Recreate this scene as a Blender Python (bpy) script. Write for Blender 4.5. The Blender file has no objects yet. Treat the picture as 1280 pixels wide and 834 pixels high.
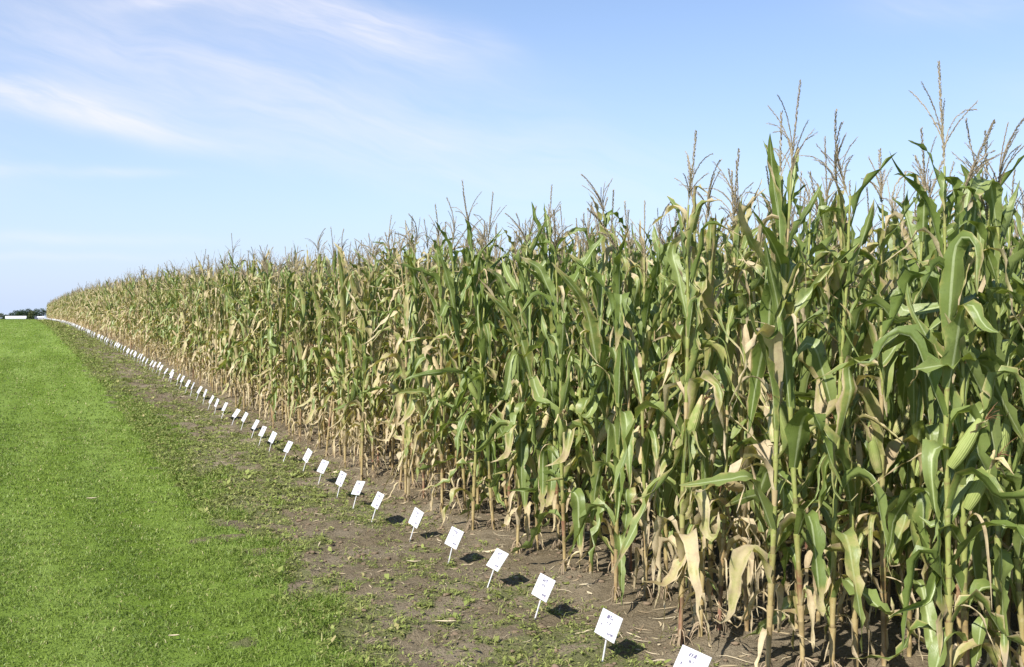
import bpy, math, random
import numpy as np

R = math.radians
random.seed(7)
rng = np.random.default_rng(11)
scene = bpy.context.scene
COL = scene.collection

# ------------------------------------------------------------------ view
F_PX, CAM_H, YAW, HOR = 1300.0, 1.75, R(25.1), 385.0
cam_d = bpy.data.cameras.new('camera')
cam_d.sensor_width = 36.0
cam_d.lens = F_PX / 1280.0 * 36.0
cam_d.clip_start = 0.05
cam_d.clip_end = 8000.0
cam = bpy.data.objects.new('camera', cam_d)
COL.objects.link(cam)
cam.location = (0, 0, CAM_H)
cam.rotation_euler = (R(90) - math.atan((417 - HOR) / F_PX), 0, -YAW)
scene.camera = cam


def ground_spot(px, depth):
    r = (px - 640.0) / F_PX * depth
    return (r * math.cos(YAW) + depth * math.sin(YAW), depth * math.cos(YAW) - r * math.sin(YAW))


# ------------------------------------------------------------------ numpy helpers
def smooth(t):
    t = np.clip(t, 0, 1)
    return t * t * (3 - 2 * t)


def _hash(ix, iy, seed):
    h = (ix.astype(np.int64) * 374761393 + iy.astype(np.int64) * 668265263 + seed * 1442695041) & 0x7fffffff
    h = ((h ^ (h >> 13)) * 1274126177) & 0x7fffffff
    return ((h ^ (h >> 16)) & 0xffff) / 65535.0


def vnoise(x, y, seed=0):
    x = np.asarray(x, float); y = np.asarray(y, float)
    ix = np.floor(x); iy = np.floor(y)
    fx = smooth(x - ix); fy = smooth(y - iy)
    a = _hash(ix, iy, seed); b = _hash(ix + 1, iy, seed)
    c = _hash(ix, iy + 1, seed); d = _hash(ix + 1, iy + 1, seed)
    return (a + (b - a) * fx) * (1 - fy) + (c + (d - c) * fx) * fy


def fbm(x, y, seed=0, octs=4):
    v = 0; amp = 0.5; tot = 0
    for k in range(octs):
        v = v + amp * vnoise(x * 2 ** k, y * 2 ** k, seed + k * 17)
        tot += amp; amp *= 0.5
    return v / tot


_HY = [(-200, 0), (10, 0), (13, .06), (17, .2), (23, .3), (30, .38), (42, .47), (58, .56), (75, .6), (91, .56),
       (120, .38), (150, .20), (175, .02), (220, -.6), (300, -2.1), (600, -9), (3500, -62)]
_gy = np.arange(-200, 3500, 1.0)
_gz = np.interp(_gy, [p[0] for p in _HY], [p[1] for p in _HY])
_k = np.exp(-0.5 * (np.arange(-10, 11) / 3.0) ** 2); _k /= _k.sum()
_gz[10:-10] = np.convolve(_gz, _k, 'same')[10:-10]


def height(x, y):
    return np.interp(y, _gy, _gz)


def mesh_from(name, verts, quads, attrs=None, mats=(), mat_idx=None, shade_smooth=True, tris=None):
    """verts (N,3), quads (M,4) int (may hold tris as degenerate-free separate array)."""
    me = bpy.data.meshes.new(name)
    verts = np.asarray(verts, np.float32)
    quads = np.asarray(quads, np.int32).reshape(-1, 4)
    nq = len(quads)
    loops = quads.ravel()
    starts = np.arange(nq, dtype=np.int32) * 4
    if tris is not None and len(tris):
        tris = np.asarray(tris, np.int32).reshape(-1, 3)
        starts = np.concatenate([starts, nq * 4 + np.arange(len(tris), dtype=np.int32) * 3])
        loops = np.concatenate([loops, tris.ravel()])
    me.vertices.add(len(verts)); me.vertices.foreach_set('co', verts.ravel())
    me.loops.add(len(loops)); me.loops.foreach_set('vertex_index', loops.astype(np.int32))
    me.polygons.add(len(starts)); me.polygons.foreach_set('loop_start', starts)
    for m in mats:
        me.materials.append(m)
    if mat_idx is not None:
        me.polygons.foreach_set('material_index', np.asarray(mat_idx, np.int32))
    me.polygons.foreach_set('use_smooth', np.full(len(starts), shade_smooth))
    if attrs is not None:
        a = me.attributes.new('data', 'FLOAT_COLOR', 'POINT')
        a.data.foreach_set('color', np.asarray(attrs, np.float32).ravel())
    me.update(calc_edges=True)
    me.validate()
    return me


class Geo:
    """collects verts / quads / data / material index"""
    def __init__(self):
        self.v = []; self.q = []; self.d = []; self.m = []; self.n = 0

    def add(self, v, q, d, m=0):
        v = np.asarray(v, float).reshape(-1, 3); q = np.asarray(q, int).reshape(-1, 4)
        self.v.append(v); self.q.append(q + self.n); self.d.append(np.asarray(d, float).reshape(-1, 4))
        self.m.append(np.full(len(q), m)); self.n += len(v)

    def arrays(self):
        return np.concatenate(self.v), np.concatenate(self.q), np.concatenate(self.d), np.concatenate(self.m)

    def mesh(self, name, mats, shade_smooth=True):
        v, q, d, m = self.arrays()
        return mesh_from(name, v, q, d, mats, m, shade_smooth)


def link(name, me, parent=None, loc=None):
    o = bpy.data.objects.new(name, me)
    COL.objects.link(o)
    if parent is not None:
        o.parent = parent
    if loc is not None:
        o.location = loc
    return o


def tag(o, label=None, cat=None, group=None, kind=None):
    if label: o['label'] = label
    if cat: o['category'] = cat
    if group: o['group'] = group
    if kind: o['kind'] = kind
    return o


def grid_quads(nr, nc):
    i = np.arange(nr - 1)[:, None] * nc + np.arange(nc - 1)[None, :]
    i = i.ravel()
    return np.stack([i, i + 1, i + nc + 1, i + nc], 1)


def tube(path, radii, ns, data):
    """path (n,3); radii (n,), data (n,4)"""
    path = np.asarray(path, float); radii = np.asarray(radii, float)
    n = len(path)
    t = np.gradient(path, axis=0); t /= np.linalg.norm(t, axis=1)[:, None] + 1e-9
    ref = np.where(np.abs(t[:, 2:3]) > .9, np.array([[1., 0, 0]]), np.array([[0, 0, 1.]]))
    s = np.cross(t, ref); s /= np.linalg.norm(s, axis=1)[:, None] + 1e-9
    b = np.cross(t, s)
    a = np.linspace(0, 2 * math.pi, ns, endpoint=False)
    v = path[:, None, :] + radii[:, None, None] * (np.cos(a)[None, :, None] * s[:, None, :] + np.sin(a)[None, :, None] * b[:, None, :])
    i = np.arange(n - 1)[:, None] * ns; j = np.arange(ns)[None, :]
    q = np.stack([i + j, i + (j + 1) % ns, i + ns + (j + 1) % ns, i + ns + j], -1).reshape(-1, 4)
    d = np.repeat(np.asarray(data, float)[:, None, :], ns, axis=1)
    return v.reshape(-1, 3), q, d.reshape(-1, 4)


# ------------------------------------------------------------------ materials
def new_mat(name):
    m = bpy.data.materials.new(name); m.use_nodes = True
    nt = m.node_tree
    for n in list(nt.nodes): nt.nodes.remove(n)
    return m, nt


def N(nt, typ, **kw):
    n = nt.nodes.new(typ)
    for k, v in kw.items():
        if k.startswith('i_'):
            key = k[2:]
            n.inputs[int(key) if key.isdigit() else key.replace('_', ' ')].default_value = v
        else:
            setattr(n, k, v)
    return n


def mixc(nt, fac, a, b, mode='MIX'):
    n = nt.nodes.new('ShaderNodeMix'); n.data_type = 'RGBA'; n.blend_type = mode
    for sock, val in ((n.inputs[0], fac), (n.inputs[6], a), (n.inputs[7], b)):
        if hasattr(val, 'is_linked'): nt.links.new(val, sock)
        elif isinstance(val, (int, float)): sock.default_value = val
        else: sock.default_value = (*val, 1)
    return n.outputs[2]


def math_(nt, op, a, b=None, clamp=False):
    n = nt.nodes.new('ShaderNodeMath'); n.operation = op; n.use_clamp = clamp
    for i, val in enumerate((a, b)):
        if val is None: continue
        if hasattr(val, 'is_linked'): nt.links.new(val, n.inputs[i])
        else: n.inputs[i].default_value = val
    return n.outputs[0]


def maprange(nt, v, a, b, c=0., d=1., interp='SMOOTHSTEP'):
    n = nt.nodes.new('ShaderNodeMapRange'); n.interpolation_type = interp
    nt.links.new(v, n.inputs[0])
    for i, x in enumerate((a, b, c, d)): n.inputs[i + 1].default_value = x
    return n.outputs[0]


def noise(nt, scale, detail=4, rough=.6, vec=None, dist=0.):
    n = nt.nodes.new('ShaderNodeTexNoise')
    n.inputs['Scale'].default_value = scale; n.inputs['Detail'].default_value = detail
    n.inputs['Roughness'].default_value = rough; n.inputs['Distortion'].default_value = dist
    if vec is not None: nt.links.new(vec, n.inputs['Vector'])
    return n.outputs['Fac']


def data_node(nt):
    a = N(nt, 'ShaderNodeAttribute', attribute_name='data')
    s = N(nt, 'ShaderNodeSeparateColor'); nt.links.new(a.outputs['Color'], s.inputs[0])
    return s.outputs[0], s.outputs[1], s.outputs[2], a.outputs['Alpha']


def finish(nt, col, rough=.6, spec=.3, bump=None, bump_str=.3, bump_dist=.01, transl=0., tcol=None):
    p = N(nt, 'ShaderNodeBsdfPrincipled')
    nt.links.new(col, p.inputs['Base Color']) if hasattr(col, 'is_linked') else setattr(p.inputs['Base Color'], 'default_value', (*col, 1))
    if hasattr(rough, 'is_linked'): nt.links.new(rough, p.inputs['Roughness'])
    else: p.inputs['Roughness'].default_value = rough
    p.inputs['Specular IOR Level'].default_value = spec
    if bump is not None:
        b = N(nt, 'ShaderNodeBump'); b.inputs['Strength'].default_value = bump_str; b.inputs['Distance'].default_value = bump_dist
        nt.links.new(bump, b.inputs['Height']); nt.links.new(b.outputs[0], p.inputs['Normal'])
    out = N(nt, 'ShaderNodeOutputMaterial')
    if transl > 0:
        t = N(nt, 'ShaderNodeBsdfTranslucent')
        nt.links.new(tcol if tcol is not None else col, t.inputs[0])
        m = N(nt, 'ShaderNodeMixShader'); m.inputs[0].default_value = transl
        nt.links.new(p.outputs[0], m.inputs[1]); nt.links.new(t.outputs[0], m.inputs[2])
        nt.links.new(m.outputs[0], out.inputs[0])
    else:
        nt.links.new(p.outputs[0], out.inputs[0])


def mat_leaf():
    m, nt = new_mat('corn leaf')
    dry, u, s, rnd = data_node(nt)
    tc = N(nt, 'ShaderNodeTexCoord')
    n1 = noise(nt, 9, 4, .65, tc.outputs['Object'])
    n2 = noise(nt, 60, 3, .6, tc.outputs['Object'])
    g = mixc(nt, rnd, (.100, .150, .033), (.228, .278, .100))
    g = mixc(nt, math_(nt, 'MULTIPLY', n1, .5), g, (.21, .27, .05))
    # pale stripe of the midrib
    rib = maprange(nt, u, .06, .17, 1, 0)
    g = mixc(nt, math_(nt, 'MULTIPLY', rib, .8), g, (.42, .48, .26))
    t = mixc(nt, maprange(nt, n1, .3, .7), (.60, .50, .31), (.30, .215, .115))
    t = mixc(nt, math_(nt, 'MULTIPLY', rnd, .38), t, (.74, .63, .46))
    dd = math_(nt, 'ADD', dry, math_(nt, 'MULTIPLY', math_(nt, 'SUBTRACT', n1, .5), .9))
    dfac = maprange(nt, dd, .38, .72)
    yel = mixc(nt, maprange(nt, dd, .26, .58), g, (.34, .32, .10))
    col = mixc(nt, dfac, yel, t)
    blot = noise(nt, 34, 5, .7, tc.outputs['Object'])
    col = mixc(nt, math_(nt, 'MULTIPLY', maprange(nt, blot, .58, .72), .35), col, (.30, .26, .12))
    col = mixc(nt, math_(nt, 'MULTIPLY', maprange(nt, blot, .45, .30), .30), col, (.035, .055, .012))
    # fine veins along the blade
    st = math_(nt, 'SINE', math_(nt, 'MULTIPLY', u, 55.0))
    col = mixc(nt, math_(nt, 'MULTIPLY', math_(nt, 'ADD', st, 1.0), .05), col, (.30, .33, .16))
    rough = math_(nt, 'ADD', .40, math_(nt, 'MULTIPLY', dfac, .35))
    bump = math_(nt, 'ADD', math_(nt, 'MULTIPLY', st, .08), n2)
    finish(nt, col, rough, .42, bump, .35, .004, .27, mixc(nt, 1.0, col, (1.25, 1.3, .5), 'MULTIPLY'))
    return m


def mat_stalk():
    m, nt = new_mat('corn stalk')
    dry, node, hgt, rnd = data_node(nt)
    tc = N(nt, 'ShaderNodeTexCoord')
    mp = N(nt, 'ShaderNodeMapping'); mp.inputs['Scale'].default_value = (1, 1, .25)
    nt.links.new(tc.outputs['Object'], mp.inputs[0])
    n1 = noise(nt, 14, 4, .65, mp.outputs[0])
    low = mixc(nt, maprange(nt, rnd, .5, 1.0), (.30, .22, .095), (.17, .06, .045))
    low = mixc(nt, maprange(nt, n1, .35, .75), low, (.46, .38, .20))
    up = mixc(nt, n1, (.17, .21, .045), (.32, .33, .11))
    tan = mixc(nt, n1, (.46, .38, .21), (.28, .19, .09))
    hh = math_(nt, 'ADD', hgt, math_(nt, 'MULTIPLY', math_(nt, 'SUBTRACT', n1, .5), .35))
    col = mixc(nt, maprange(nt, hh, .12, .36), low, mixc(nt, maprange(nt, dry, .3, .7), up, tan))
    bl = noise(nt, 38, 5, .7, tc.outputs['Object'])
    col = mixc(nt, math_(nt, 'MULTIPLY', maprange(nt, bl, .55, .68), .55), col, (.16, .085, .05))
    col = mixc(nt, math_(nt, 'MULTIPLY', maprange(nt, bl, .45, .32), .45), col, (.42, .36, .20))
    col = mixc(nt, math_(nt, 'MULTIPLY', node, .6), col, (.10, .07, .035))
    finish(nt, col, .5, .35, n1, .4, .004)
    return m


def mat_tassel():
    m, nt = new_mat('corn tassel')
    dry, u, s, rnd = data_node(nt)
    col = mixc(nt, rnd, (.25, .19, .165), (.56, .47, .34))
    col = mixc(nt, math_(nt, 'MULTIPLY', s, .4), (.30, .25, .15), col)
    finish(nt, col, .75, .2, transl=.15)
    return m


def mat_husk():
    m, nt = new_mat('corn husk')
    dry, u, s, rnd = data_node(nt)
    tc = N(nt, 'ShaderNodeTexCoord')
    n1 = noise(nt, 22, 4, .65, tc.outputs['Object'])
    g = mixc(nt, n1, (.18, .24, .05), (.33, .36, .13))
    t = mixc(nt, n1, (.62, .52, .31), (.45, .34, .17))
    col = mixc(nt, maprange(nt, math_(nt, 'ADD', dry, math_(nt, 'MULTIPLY', math_(nt, 'SUBTRACT', n1, .5), .6)), .3, .6), g, t)
    rib = math_(nt, 'SINE', math_(nt, 'MULTIPLY', u, 120.0))
    finish(nt, col, .55, .3, rib, .35, .003, .06)
    return m


def mat_plain(name, a, b, scale=30, rough=.8, spec=.2, bump=.3, transl=0.):
    m, nt = new_mat(name)
    tc = N(nt, 'ShaderNodeTexCoord')
    n1 = noise(nt, scale, 4, .65, tc.outputs['Object'])
    col = mixc(nt, n1, a, b)
    finish(nt, col, rough, spec, n1, bump, .005, transl)
    return m


def mat_data(name, a, b, dry, rough=.6, spec=.3, transl=.2, scale=3.0):
    """r = dryness, a = random"""
    m, nt = new_mat(name)
    d, u, s, rnd = data_node(nt)
    tc = N(nt, 'ShaderNodeTexCoord')
    n1 = noise(nt, scale, 3, .6, tc.outputs['Object'])
    col = mixc(nt, math_(nt, 'ADD', math_(nt, 'MULTIPLY', rnd, .6), math_(nt, 'MULTIPLY', n1, .4)), a, b)
    col = mixc(nt, d, col, dry)
    finish(nt, col, rough, spec, transl=transl)
    return m


def mat_ground():
    m, nt = new_mat('ground')
    lawn, weed, y, furrow = data_node(nt)
    tc = N(nt, 'ShaderNodeTexCoord')
    P = tc.outputs['Object']
    n0 = noise(nt, 1.3, 5, .6, P)
    n1 = noise(nt, 9, 6, .7, P)
    n2 = noise(nt, 70, 4, .7, P)
    soil = mixc(nt, n1, (.110, .085, .050), (.240, .194, .124))
    soil = mixc(nt, maprange(nt, n0, .4, .7), soil, (.25, .207, .142))
    soil = mixc(nt, maprange(nt, n2, .56, .75), soil, (.35, .295, .21))
    soil = mixc(nt, maprange(nt, n2, .46, .28), soil, (.075, .055, .038))
    wn = noise(nt, 26, 5, .7, P)
    weedc = mixc(nt, wn, (.07, .11, .022), (.17, .21, .055))
    wfac = maprange(nt, math_(nt, 'ADD', weed, math_(nt, 'MULTIPLY', math_(nt, 'SUBTRACT', wn, .5), 2.4)), .40, .62)
    soil = mixc(nt, math_(nt, 'MULTIPLY', wfac, .55), soil, weedc)
    mp = N(nt, 'ShaderNodeMapping'); mp.inputs['Scale'].default_value = (1, .12, 1)
    nt.links.new(P, mp.inputs[0])
    stripe = noise(nt, 1.6, 3, .55, mp.outputs[0])
    gn = noise(nt, 40, 5, .75, P)
    gr = mixc(nt, gn, (.080, .144, .012), (.185, .265, .036))
    gr = mixc(nt, maprange(nt, stripe, .35, .68), gr, (.205, .29, .058))
    gr = mixc(nt, maprange(nt, n1, .6, .8), gr, (.20, .21, .07))
    lf = maprange(nt, math_(nt, 'ADD', lawn, math_(nt, 'MULTIPLY', math_(nt, 'SUBTRACT', n1, .5), .5)), .35, .65)
    col = mixc(nt, lf, soil, gr)
    bump = math_(nt, 'ADD', n1, math_(nt, 'MULTIPLY', n2, .5))
    finish(nt, col, .95, .1, bump, 1.0, .045)
    return m


M = {
    'leaf': mat_leaf(), 'stalk': mat_stalk(), 'tassel': mat_tassel(), 'husk': mat_husk(), 'ground': mat_ground(),
    'silk': mat_plain('dry corn silk', (.10, .05, .025), (.22, .12, .06), 60),
    'root': mat_plain('brace root', (.20, .145, .09), (.38, .30, .20), 40),
    'grass': mat_data('grass blade', (.083, .150, .011), (.210, .298, .038), (.46, .41, .20), .5, .35, .28),
    'weed': mat_data('weed leaf', (.125, .165, .032), (.27, .31, .085), (.38, .32, .15), .6, .25, .2),
    'straw': mat_data('straw scrap', (.34, .27, .16), (.60, .52, .36), (.18, .12, .07), .8, .15, .1),
    'clod': mat_plain('soil clod', (.10, .072, .048), (.24, .18, .12), 25, .95, .1, .8),
    'card': mat_plain('white card', (.55, .55, .57), (.60, .60, .61), 8, .45, .35, .02),
    'post': mat_plain('pale post', (.46, .46, .46), (.58, .58, .57), 20, .45, .4, .05),
    'ink': mat_plain('grey ink', (.10, .09, .15), (.16, .15, .21), 20, .8, .1, 0),
    'redink': mat_plain('faded red ink', (.55, .28, .32), (.62, .36, .40), 20, .8, .1, 0),
    'bark': mat_plain('bark', (.08, .06, .045), (.16, .12, .09), 3, .9, .1, .5),
    'tree': mat_data('tree leaf', (.022, .045, .018), (.06, .10, .035), (.12, .11, .03), .6, .25, .15, .3),
    'whitewall': mat_plain('white siding', (.72, .73, .74), (.82, .82, .82), .6, .6, .3, .05),
    'darkroof': mat_plain('dark roof', (.05, .055, .075), (.09, .095, .12), 1, .6, .3, .05),
    'glass': mat_plain('dark pane', (.03, .035, .045), (.05, .055, .07), 1, .15, .5, 0),
}

# ------------------------------------------------------------------ ground
def lawn_mask(x, y):
    edge = 1.52 + .46 * (fbm(x * .9 + 5, y * .55, 3, 4) - .5) * 2 + .75 * (fbm(x * 5, y * 4, 9, 4) - .5) * 2
    return 1 - smooth((x - edge + .30) / .60)


def weed_mask(x, y):
    n = fbm(x * 1.5 + 40, y * 1.1, 21, 4)
    base = .47 + -.02 * smooth((y - 14) / 25.) + .10 * smooth((2.1 - x) / .6)
    n = n * .45 + .55 * fbm(x * 8, y * 7, 23, 3)
    v = smooth((n - (1 - base) + .14) / .22)
    return v * (1 - smooth((x - 2.75) / .35)) * (1 - .35 * smooth((x - 2.3) / .5))


xs = [-3.2]
while xs[-1] < 5.2: xs.append(xs[-1] + .04)
st = .05; right = [xs[-1]]
while right[-1] < 900: right.append(right[-1] + st); st *= 1.35
st = .05; left = [xs[0]]
while left[-1] > -900: left.append(left[-1] - st); st *= 1.3
xs = np.array(left[::-1][:-1] + xs + right[1:])
ys = [-60, -30, -15, -6, -2, 0, 1, 2, 2.6]
while ys[-1] < 16: ys.append(ys[-1] + .04)
st = .05
while ys[-1] < 3400: ys.append(ys[-1] + st); st = min(st * 1.022, 200)
ys = np.array(ys)
XX, YY = np.meshgrid(xs, ys)
lm = lawn_mask(XX, YY); wm = weed_mask(XX, YY)
soil_on = (1 - lm)
near = np.clip(1.4 - YY / 60., 0, 1) * (np.abs(XX) < 12) * (YY > 0)
bumpy = (fbm(XX * 2.2, YY * 2.2, 31, 4) - .5) * .075 + (fbm(XX * 9, YY * 9, 37, 3) - .5) * .045
ridge = .025 * np.exp(-((XX - 3.25) / .25) ** 2) - .015 * np.exp(-((XX - 2.75) / .3) ** 2)
ZZ = height(XX, YY) + near * (soil_on * (bumpy + ridge) + lm * (fbm(XX * 1.2, YY * 1.2, 5, 3) - .5) * .03)


def ground_z(x, y):
    lmv = lawn_mask(x, y)
    nr = np.clip(1.4 - y / 60., 0, 1) * (np.abs(x) < 12) * (y > 0)
    b = (fbm(x * 2.2, y * 2.2, 31, 4) - .5) * .075 + (fbm(x * 9, y * 9, 37, 3) - .5) * .045
    rg = .025 * np.exp(-((x - 3.25) / .25) ** 2) - .015 * np.exp(-((x - 2.75) / .3) ** 2)
    return height(x, y) + nr * ((1 - lmv) * (b + rg) + lmv * (fbm(x * 1.2, y * 1.2, 5, 3) - .5) * .03)


gd = np.stack([lm, wm, YY / 200., XX * 0], -1).reshape(-1, 4)
gme = mesh_from('ground', np.stack([XX, YY, ZZ], -1).reshape(-1, 3), grid_quads(len(ys), len(xs)), gd, [M['ground']])
tag(link('ground', gme), kind='structure')

# ------------------------------------------------------------------ corn
def leaf(rg, g, z0, az, L, W, th0, th1, bpos, bw, twist, dry, ns, nc, mat=0, rnd=None, crinkle=1., base_r=.011):
    s = np.linspace(0, 1, ns + 1)
    th = th0 + (th1 - th0) * smooth((s - bpos) / bw) + .10 * crinkle * np.sin(s * rg.uniform(4, 9) + rg.uniform(0, 6)) * s
    if rg.uniform() < (.45 if th1 > R(65) else .15):                           # a blade that has snapped over
        sk = rg.uniform(.25, .75); th = th + (R(rg.uniform(35, 110)) if th1 < R(140) else -R(rg.uniform(20, 70))) * crinkle ** .5 * smooth((s - sk) / .09)
    if rg.uniform() < (.5 if th1 > R(100) else .15):                            # and a curled tip
        th = th + R(rg.uniform(-210, 150)) * smooth((s - rg.uniform(.55, .8)) / .3)
    th = np.where(th > R(186), R(186) - (th - R(186)) * .5, th)
    azs = az + rg.normal(0, .45) * s ** 1.5 + .12 * crinkle * np.sin(s * rg.uniform(3, 8) + rg.uniform(0, 6)) * s
    T = np.stack([np.sin(th) * np.cos(azs), np.sin(th) * np.sin(azs), np.cos(th)], 1)
    ds = L / ns
    pos = np.zeros((ns + 1, 3))
    pos[0] = (base_r * math.cos(az), base_r * math.sin(az), z0)
    pos[1:] = pos[0] + np.cumsum((T[1:] + T[:-1]) * .5 * ds, 0)
    pos[:, 2] = np.maximum(pos[:, 2], .012 + .01 * s)
    side = np.stack([-np.sin(azs), np.cos(azs), azs * 0], 1)
    nn = -np.cross(side, T)
    phi = (twist * s ** 1.4 + .35 * min(crinkle, 1.3) * np.sin(s * rg.uniform(4, 8) + rg.uniform(0, 6)) * s)[:, None]
    sd = side * np.cos(phi) + nn * np.sin(phi)
    nr = nn * np.cos(phi) - side * np.sin(phi)
    u = np.linspace(-1, 1, nc)
    wp = (.42 + .58 * smooth(s / .28)) * np.clip(1 - s ** 2.6, 0, 1) ** .85
    hw = W * .5 * wp
    hw = hw * (1 - min(.55, dry * .6) * smooth((s - rg.uniform(.1, .5)) / .3))
    hw[-1] = W * .02
    fold = (.75 - .55 * s) * rg.uniform(.5, 1.4) + (rg.uniform(.6, 2.6) * smooth((s - rg.uniform(-.2, .5)) / .4) if rg.uniform() < .4 else 0)
    au = np.abs(u)[None, :]
    f = rg.uniform(3, 6)
    ruf = np.where(u[None, :] < 0, np.sin(2 * math.pi * f * s + rg.uniform(0, 6))[:, None], np.sin(2 * math.pi * f * 1.13 * s + rg.uniform(0, 6))[:, None])
    ruf = ruf * au ** 2 * (rg.uniform(.010, .026) * min(1., W / .085)) * (np.sin(math.pi * s) ** .7)[:, None]
    spread = np.cos(np.arctan(fold))[:, None]
    if nc == 5:                                      # nicked, uneven margins
        um = np.ones((ns + 1, nc)); um[:, [0, -1]] += rg.normal(0, .10, (ns + 1, 2)); um[:, [0, -1]] *= np.where(rg.uniform(0, 1, (ns + 1, 2)) < .05, .6, 1)
    else: um = 1.
    off = (um * u[None, :] * hw[:, None] * spread)[..., None] * sd[:, None, :] + (fold[:, None] * au * hw[:, None] * spread + ruf)[..., None] * nr[:, None, :]
    v = pos[:, None, :] + off
    if rnd is None: rnd = rg.uniform()
    tipdry = rg.uniform(.1, .7) if rg.uniform() < .75 else 0
    d = dry + tipdry * smooth((s - rg.uniform(.6, .9)) / .2)[:, None] + (.6 if rg.uniform() < .3 else .22) * rg.uniform() * (au > .9) + 0 * s[:, None]
    data = np.stack([np.clip(d, 0, 1), np.broadcast_to(au, d.shape), np.broadcast_to(s[:, None], d.shape), np.full(d.shape, rnd)], -1)
    g.add(v, grid_quads(ns + 1, nc), data, mat)


def tassel_geo(rg, g, z0, top, lean, laz, lod, mat, rnd):
    def spike(p0, d0, L, bend, r, step):
        n = max(4, int(L / .05))
        t = np.linspace(0, 1, n + 1)
        d = np.array(d0, float)
        dirs = d[None, :] + t[:, None] * np.array([bend[0], bend[1], bend[2]])[None, :]
        dirs /= np.linalg.norm(dirs, axis=1)[:, None]
        path = np.array(p0) + np.concatenate([[[0, 0, 0]], np.cumsum(dirs[:-1] * L / n, 0)])
        dat = np.stack([t * 0, t * 0, t, t * 0 + rnd], 1)
        if lod == 2:
            v, q, dd = tube(path[::2] if len(path) > 5 else path, np.full(len(path[::2]) if len(path) > 5 else len(path), r * 1.1), 3, dat[::2] if len(path) > 5 else dat)
            g.add(v, q, dd, mat); return
        v, q, dd = tube(path, np.linspace(.0022, .001, n + 1), 3, dat); g.add(v, q, dd, mat)
        k = int(L / step * (1.6 if lod == 0 else 1))
        tt = np.linspace(.12, 1, k)
        c = np.stack([np.interp(tt, t, path[:, i]) for i in range(3)], 1)
        dr = np.stack([np.interp(tt, t, dirs[:, i]) for i in range(3)], 1)
        rd = rg.normal(0, 1, (k, 3)); rd -= (rd * dr).sum(1)[:, None] * dr; rd /= np.linalg.norm(rd, axis=1)[:, None]
        sl = rg.uniform(.008, .013, k)[:, None]
        perp = np.cross(dr, rd)
        tip = c + dr * sl * 1.15 + rd * r * 1.05
        b0 = c + rd * .001
        md = (b0 + tip) / 2
        wv = perp * (r * .42)
        vv = np.stack([b0, md + wv + rd * .001, tip, md - wv + rd * .001], 1).reshape(-1, 3)
        qq = np.arange(k * 4).reshape(-1, 4)
        sc = rg.uniform(0, 1, k)
        dat = np.stack([sc * 0, sc * 0, np.ones(k), np.clip(rnd + (sc - .5) * .5, 0, 1)], 1)
        g.add(vv, qq, np.repeat(dat, 4, 0), mat)
    base = np.array([0, 0, z0])
    d0 = np.array([math.cos(laz) * lean, math.sin(laz) * lean, 1.])
    r = rg.uniform(.0055, .0085)
    step = .0034 if lod == 0 else .013
    Lc = top * rg.uniform(.85, 1.1)
    bz = rg.uniform(0, 6.28); bl = rg.uniform(.3, 1.3) if rg.uniform() < .3 else 0.08
    bend = (math.cos(bz) * bl, math.sin(bz) * bl, -bl * .9)
    spike(base, d0, Lc, bend, r, step)
    nb = rg.integers(4, 10) if lod == 0 else rg.integers(3, 6) if lod == 1 else 2
    for k in range(nb):
        a = rg.uniform(0, 6.28); sp = rg.uniform(.12, .55)
        z = rg.uniform(.05, .35) * Lc
        L = Lc * rg.uniform(.3, .65)
        dn = rg.uniform(-1.3, .15)
        spike(base + d0 / np.linalg.norm(d0) * z, d0 + np.array([math.cos(a) * sp, math.sin(a) * sp, 0]), L, (math.cos(a) * .4, math.sin(a) * .4, dn), r * .52, step * 1.5)


def ear_geo(rg, g, base, az, th, L, rad, dry, ns, nl, mat):
    t = np.linspace(0, 1, nl + 1)
    prof = np.sin(np.clip(t * .86 + .14, 0, 1) * math.pi) ** .62
    prof = prof * (1 - .25 * t)
    prof[-1] = .12
    d = np.array([math.sin(th) * math.cos(az), math.sin(th) * math.sin(az), math.cos(th)])
    sd = np.array([-math.sin(az), math.cos(az), 0.]); up = np.cross(d, sd)
    a = np.linspace(0, 2 * math.pi, ns, endpoint=False)
    bend = .02 * t ** 2
    rr = rad * prof[:, None] * (1 + .10 * np.cos(a * 3 + 2.2 * t[:, None]) + rg.normal(0, .02, (nl + 1, ns)))
    c = np.array(base) + d * (t * L)[:, None] + up * bend[:, None]
    v = c[:, None, :] + rr[..., None] * (np.cos(a)[None, :, None] * sd + np.sin(a)[None, :, None] * up)
    i = np.arange(nl)[:, None] * ns; j = np.arange(ns)[None, :]
    q = np.stack([i + j, i + (j + 1) % ns, i + ns + (j + 1) % ns, i + ns + j], -1).reshape(-1, 4)
    dd = np.stack([np.full(rr.shape, dry) + .4 * smooth((t - .7) / .3)[:, None], np.broadcast_to(a / 6.28, rr.shape), np.broadcast_to(t[:, None], rr.shape), np.full(rr.shape, rg.uniform())], -1)
    g.add(v, q, np.clip(dd, 0, 1), mat)
    return np.array(base) + d * L, d


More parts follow.
